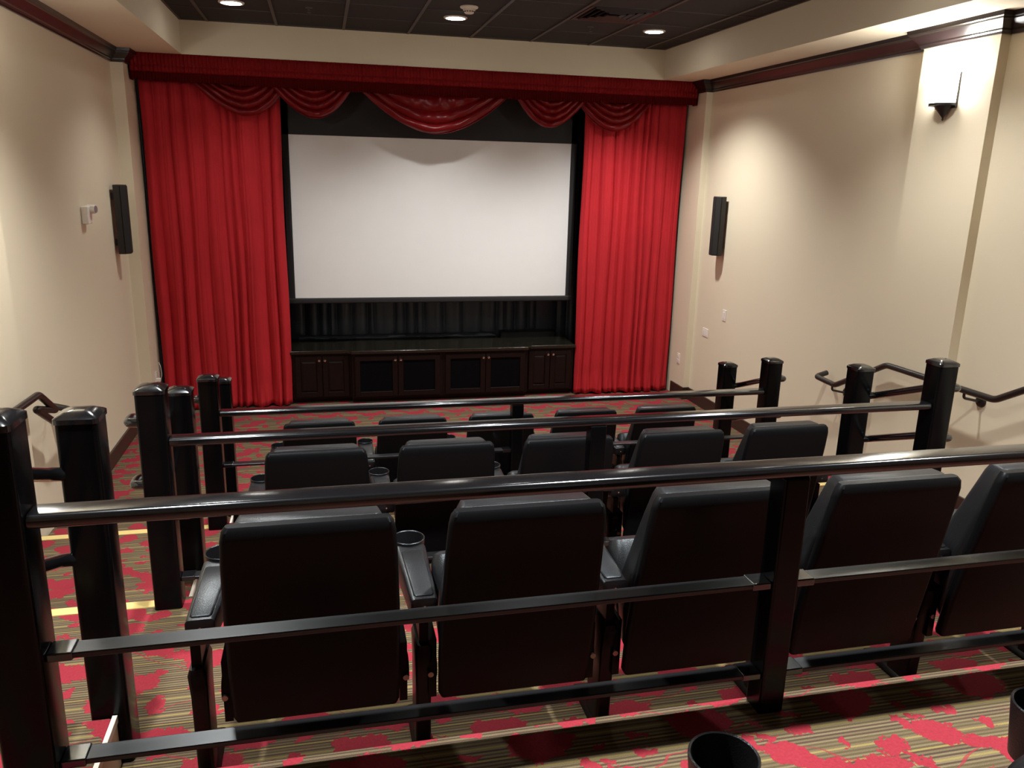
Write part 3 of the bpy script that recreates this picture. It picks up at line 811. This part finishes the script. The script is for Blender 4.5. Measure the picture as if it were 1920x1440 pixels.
for x in (-.045, 2.42):
    t = empty('sprinkler', (x, 7.465, CEIL)); tag(t, 'small ceiling sprinkler %s' % ('between the left and centre lights' if x < 0 else 'between the air vent and the right light'), 'sprinkler', 'ceiling sprinklers')
    b = new_bm(); lathe(b, [(0, 0), (.030, 0), (.028, -.006), (.012, -.010), (0, -.010)], n=24); obj('escutcheon', b, M['tee'], t, smooth=True)
    b = new_bm(); cyl(b, (0, 0, -.008), (0, 0, -.030), .007, n=12); cyl(b, (0, 0, -.040), (0, 0, -.042), .016, n=16)
    tube(b, [(.008, 0, -.02), (.010, 0, -.03), (0, 0, -.041)], .002, n=6); tube(b, [(-.008, 0, -.02), (-.010, 0, -.03), (0, 0, -.041)], .002, n=6)
    obj('sprinkler_head', b, M['tee'], t, smooth=True)

t = empty('air_vent', (2.4255, 6.85, CEIL)); tag(t, 'square dark brown ceiling air vent with stepped louvers', 'vent')
b = new_bm()
for k in range(5):
    h0 = .295 - k * .055; h1 = h0 - (.04 if k == 0 else .022); z0 = -.012 - .004 * (k > 0); zi = -.004
    def sq(h, zz): return [(-h, -h, zz), (h, -h, zz), (h, h, zz), (-h, h, zz)]
    loft(b, [sq(h0, 0), sq(h0, z0), sq(h1, zi), sq(h1, 0)])
obj('louver_frame', b, M['vent'], t)

# ------------------------------------------------------------------ wall speakers
def speaker(x, y, zc, sg, label):
    t = empty('wall_speaker', (x, y, zc)); tag(t, label, 'speaker', 'slim wall speakers')
    b = new_bm(); H = .30
    prof = [(sg * .030, -.075), (sg * .030, .075), (sg * .075, .075), (sg * .125, .035), (sg * .125, -.030), (sg * .085, -.075)]
    prism(b, prof, -H, H, 'z'); obj('speaker_cabinet', b, M['spk'], t, bevel=.006)
    b = new_bm(); prism(b, [(sg * .1255, .030), (sg * .129, .028), (sg * .129, -.024), (sg * .1255, -.026)], -H + .012, H - .012, 'z'); obj('front_grille', b, M['grille'], t)
    b = new_bm(); prism(b, [(sg * .089, -.0755), (sg * .1250, -.0335), (sg * .1275, -.0355), (sg * .0915, -.0775)], -H + .012, H - .012, 'z'); obj('side_grille', b, M['grille'], t)
    b = new_bm()
    for zz in (-.2, .2): box(b, min(0, sg * .032), max(0, sg * .032), -.02, .02, zz - .03, zz + .03)
    obj('bracket', b, M['spk'], t)
    return t
speaker(XL, 7.86, 2.005, 1, 'slim black speaker mounted on the left wall')
speaker(XR, 7.78, 2.005, -1, 'slim black speaker mounted on the right wall')

# ------------------------------------------------------------------ small wall fittings
t = empty('motion_sensor', (XL, 6.93, 2.10)); tag(t, 'small white box with round grey eye on the left wall beside the speaker', 'sensor')
b = new_bm(); box(b, 0, .050, -.070, .050, -.075, .060); obj('housing', b, M['white'], t, bevel=.008)
b = new_bm(); cyl(b, (.030, .030, .036), (.085, .022, .036), .034, n=24); obj('sensor_arm', b, M['white'], t, smooth=True)
b = new_bm(); cyl(b, (.0845, .0221, .036), (.089, .0214, .036), .027, n=24); obj('sensor_eye', b, M['lens'], t, smooth=True)

def plate(name, x, y, zc, w_, h_, sg, label, cat, parts):
    t = empty(name, (x, y, zc)); tag(t, label, cat)
    b = new_bm(); box(b, min(0, sg * .006), max(0, sg * .006), -w_ / 2, w_ / 2, -h_ / 2, h_ / 2); obj('cover_plate', b, M['white'], t, bevel=.002)
    for n, (cy, cz, w2, h2, d) in parts:
        b = new_bm(); box(b, min(sg * .005, sg * (.006 + d)), max(sg * .005, sg * (.006 + d)), cy - w2 / 2, cy + w2 / 2, cz - h2 / 2, cz + h2 / 2); obj(n, b, M['white'], t, bevel=.001)
    return t
plate('light_switch', XR, 7.59, 1.10, .075, .115, -1, 'white light switch plate on the right wall', 'light switch', [('rocker', (0, 0, .034, .066, .004))])
plate('wall_plate', XR, 7.98, .842, .13, .09, -1, 'wide white wall plate below and left of the light switch', 'wall plate', [('insert', (-.03, 0, .034, .05, .002)), ('insert', (.03, 0, .034, .05, .002))])
plate('power_outlet', PXR, 8.455, .445, .075, .118, -1, 'white power outlet on the pier beside the right curtain', 'outlet', [('socket', (0, .024, .034, .032, .003)), ('socket', (0, -.024, .034, .032, .003))])
t = plate('power_outlet', PXL, 8.47, .40, .075, .118, 1, 'white power outlet with a plug beside the left curtain', 'outlet', [('socket', (0, .024, .034, .032, .003)), ('socket', (0, -.024, .034, .032, .003))])
b = new_bm(); box(b, .006, .045, -.018, .018, -.04, -.008); obj('plug', b, M['white'], t, bevel=.004)
b = new_bm(); tube(b, [(.045, 0, -.02), (.06, 0, .03), (.05, .01, .12), (.03, .03, .16), (.02, .06, .08), (.02, .08, -.05)], .0025, n=8, rnd=.03); obj('cord', b, M['white'], t, smooth=True)
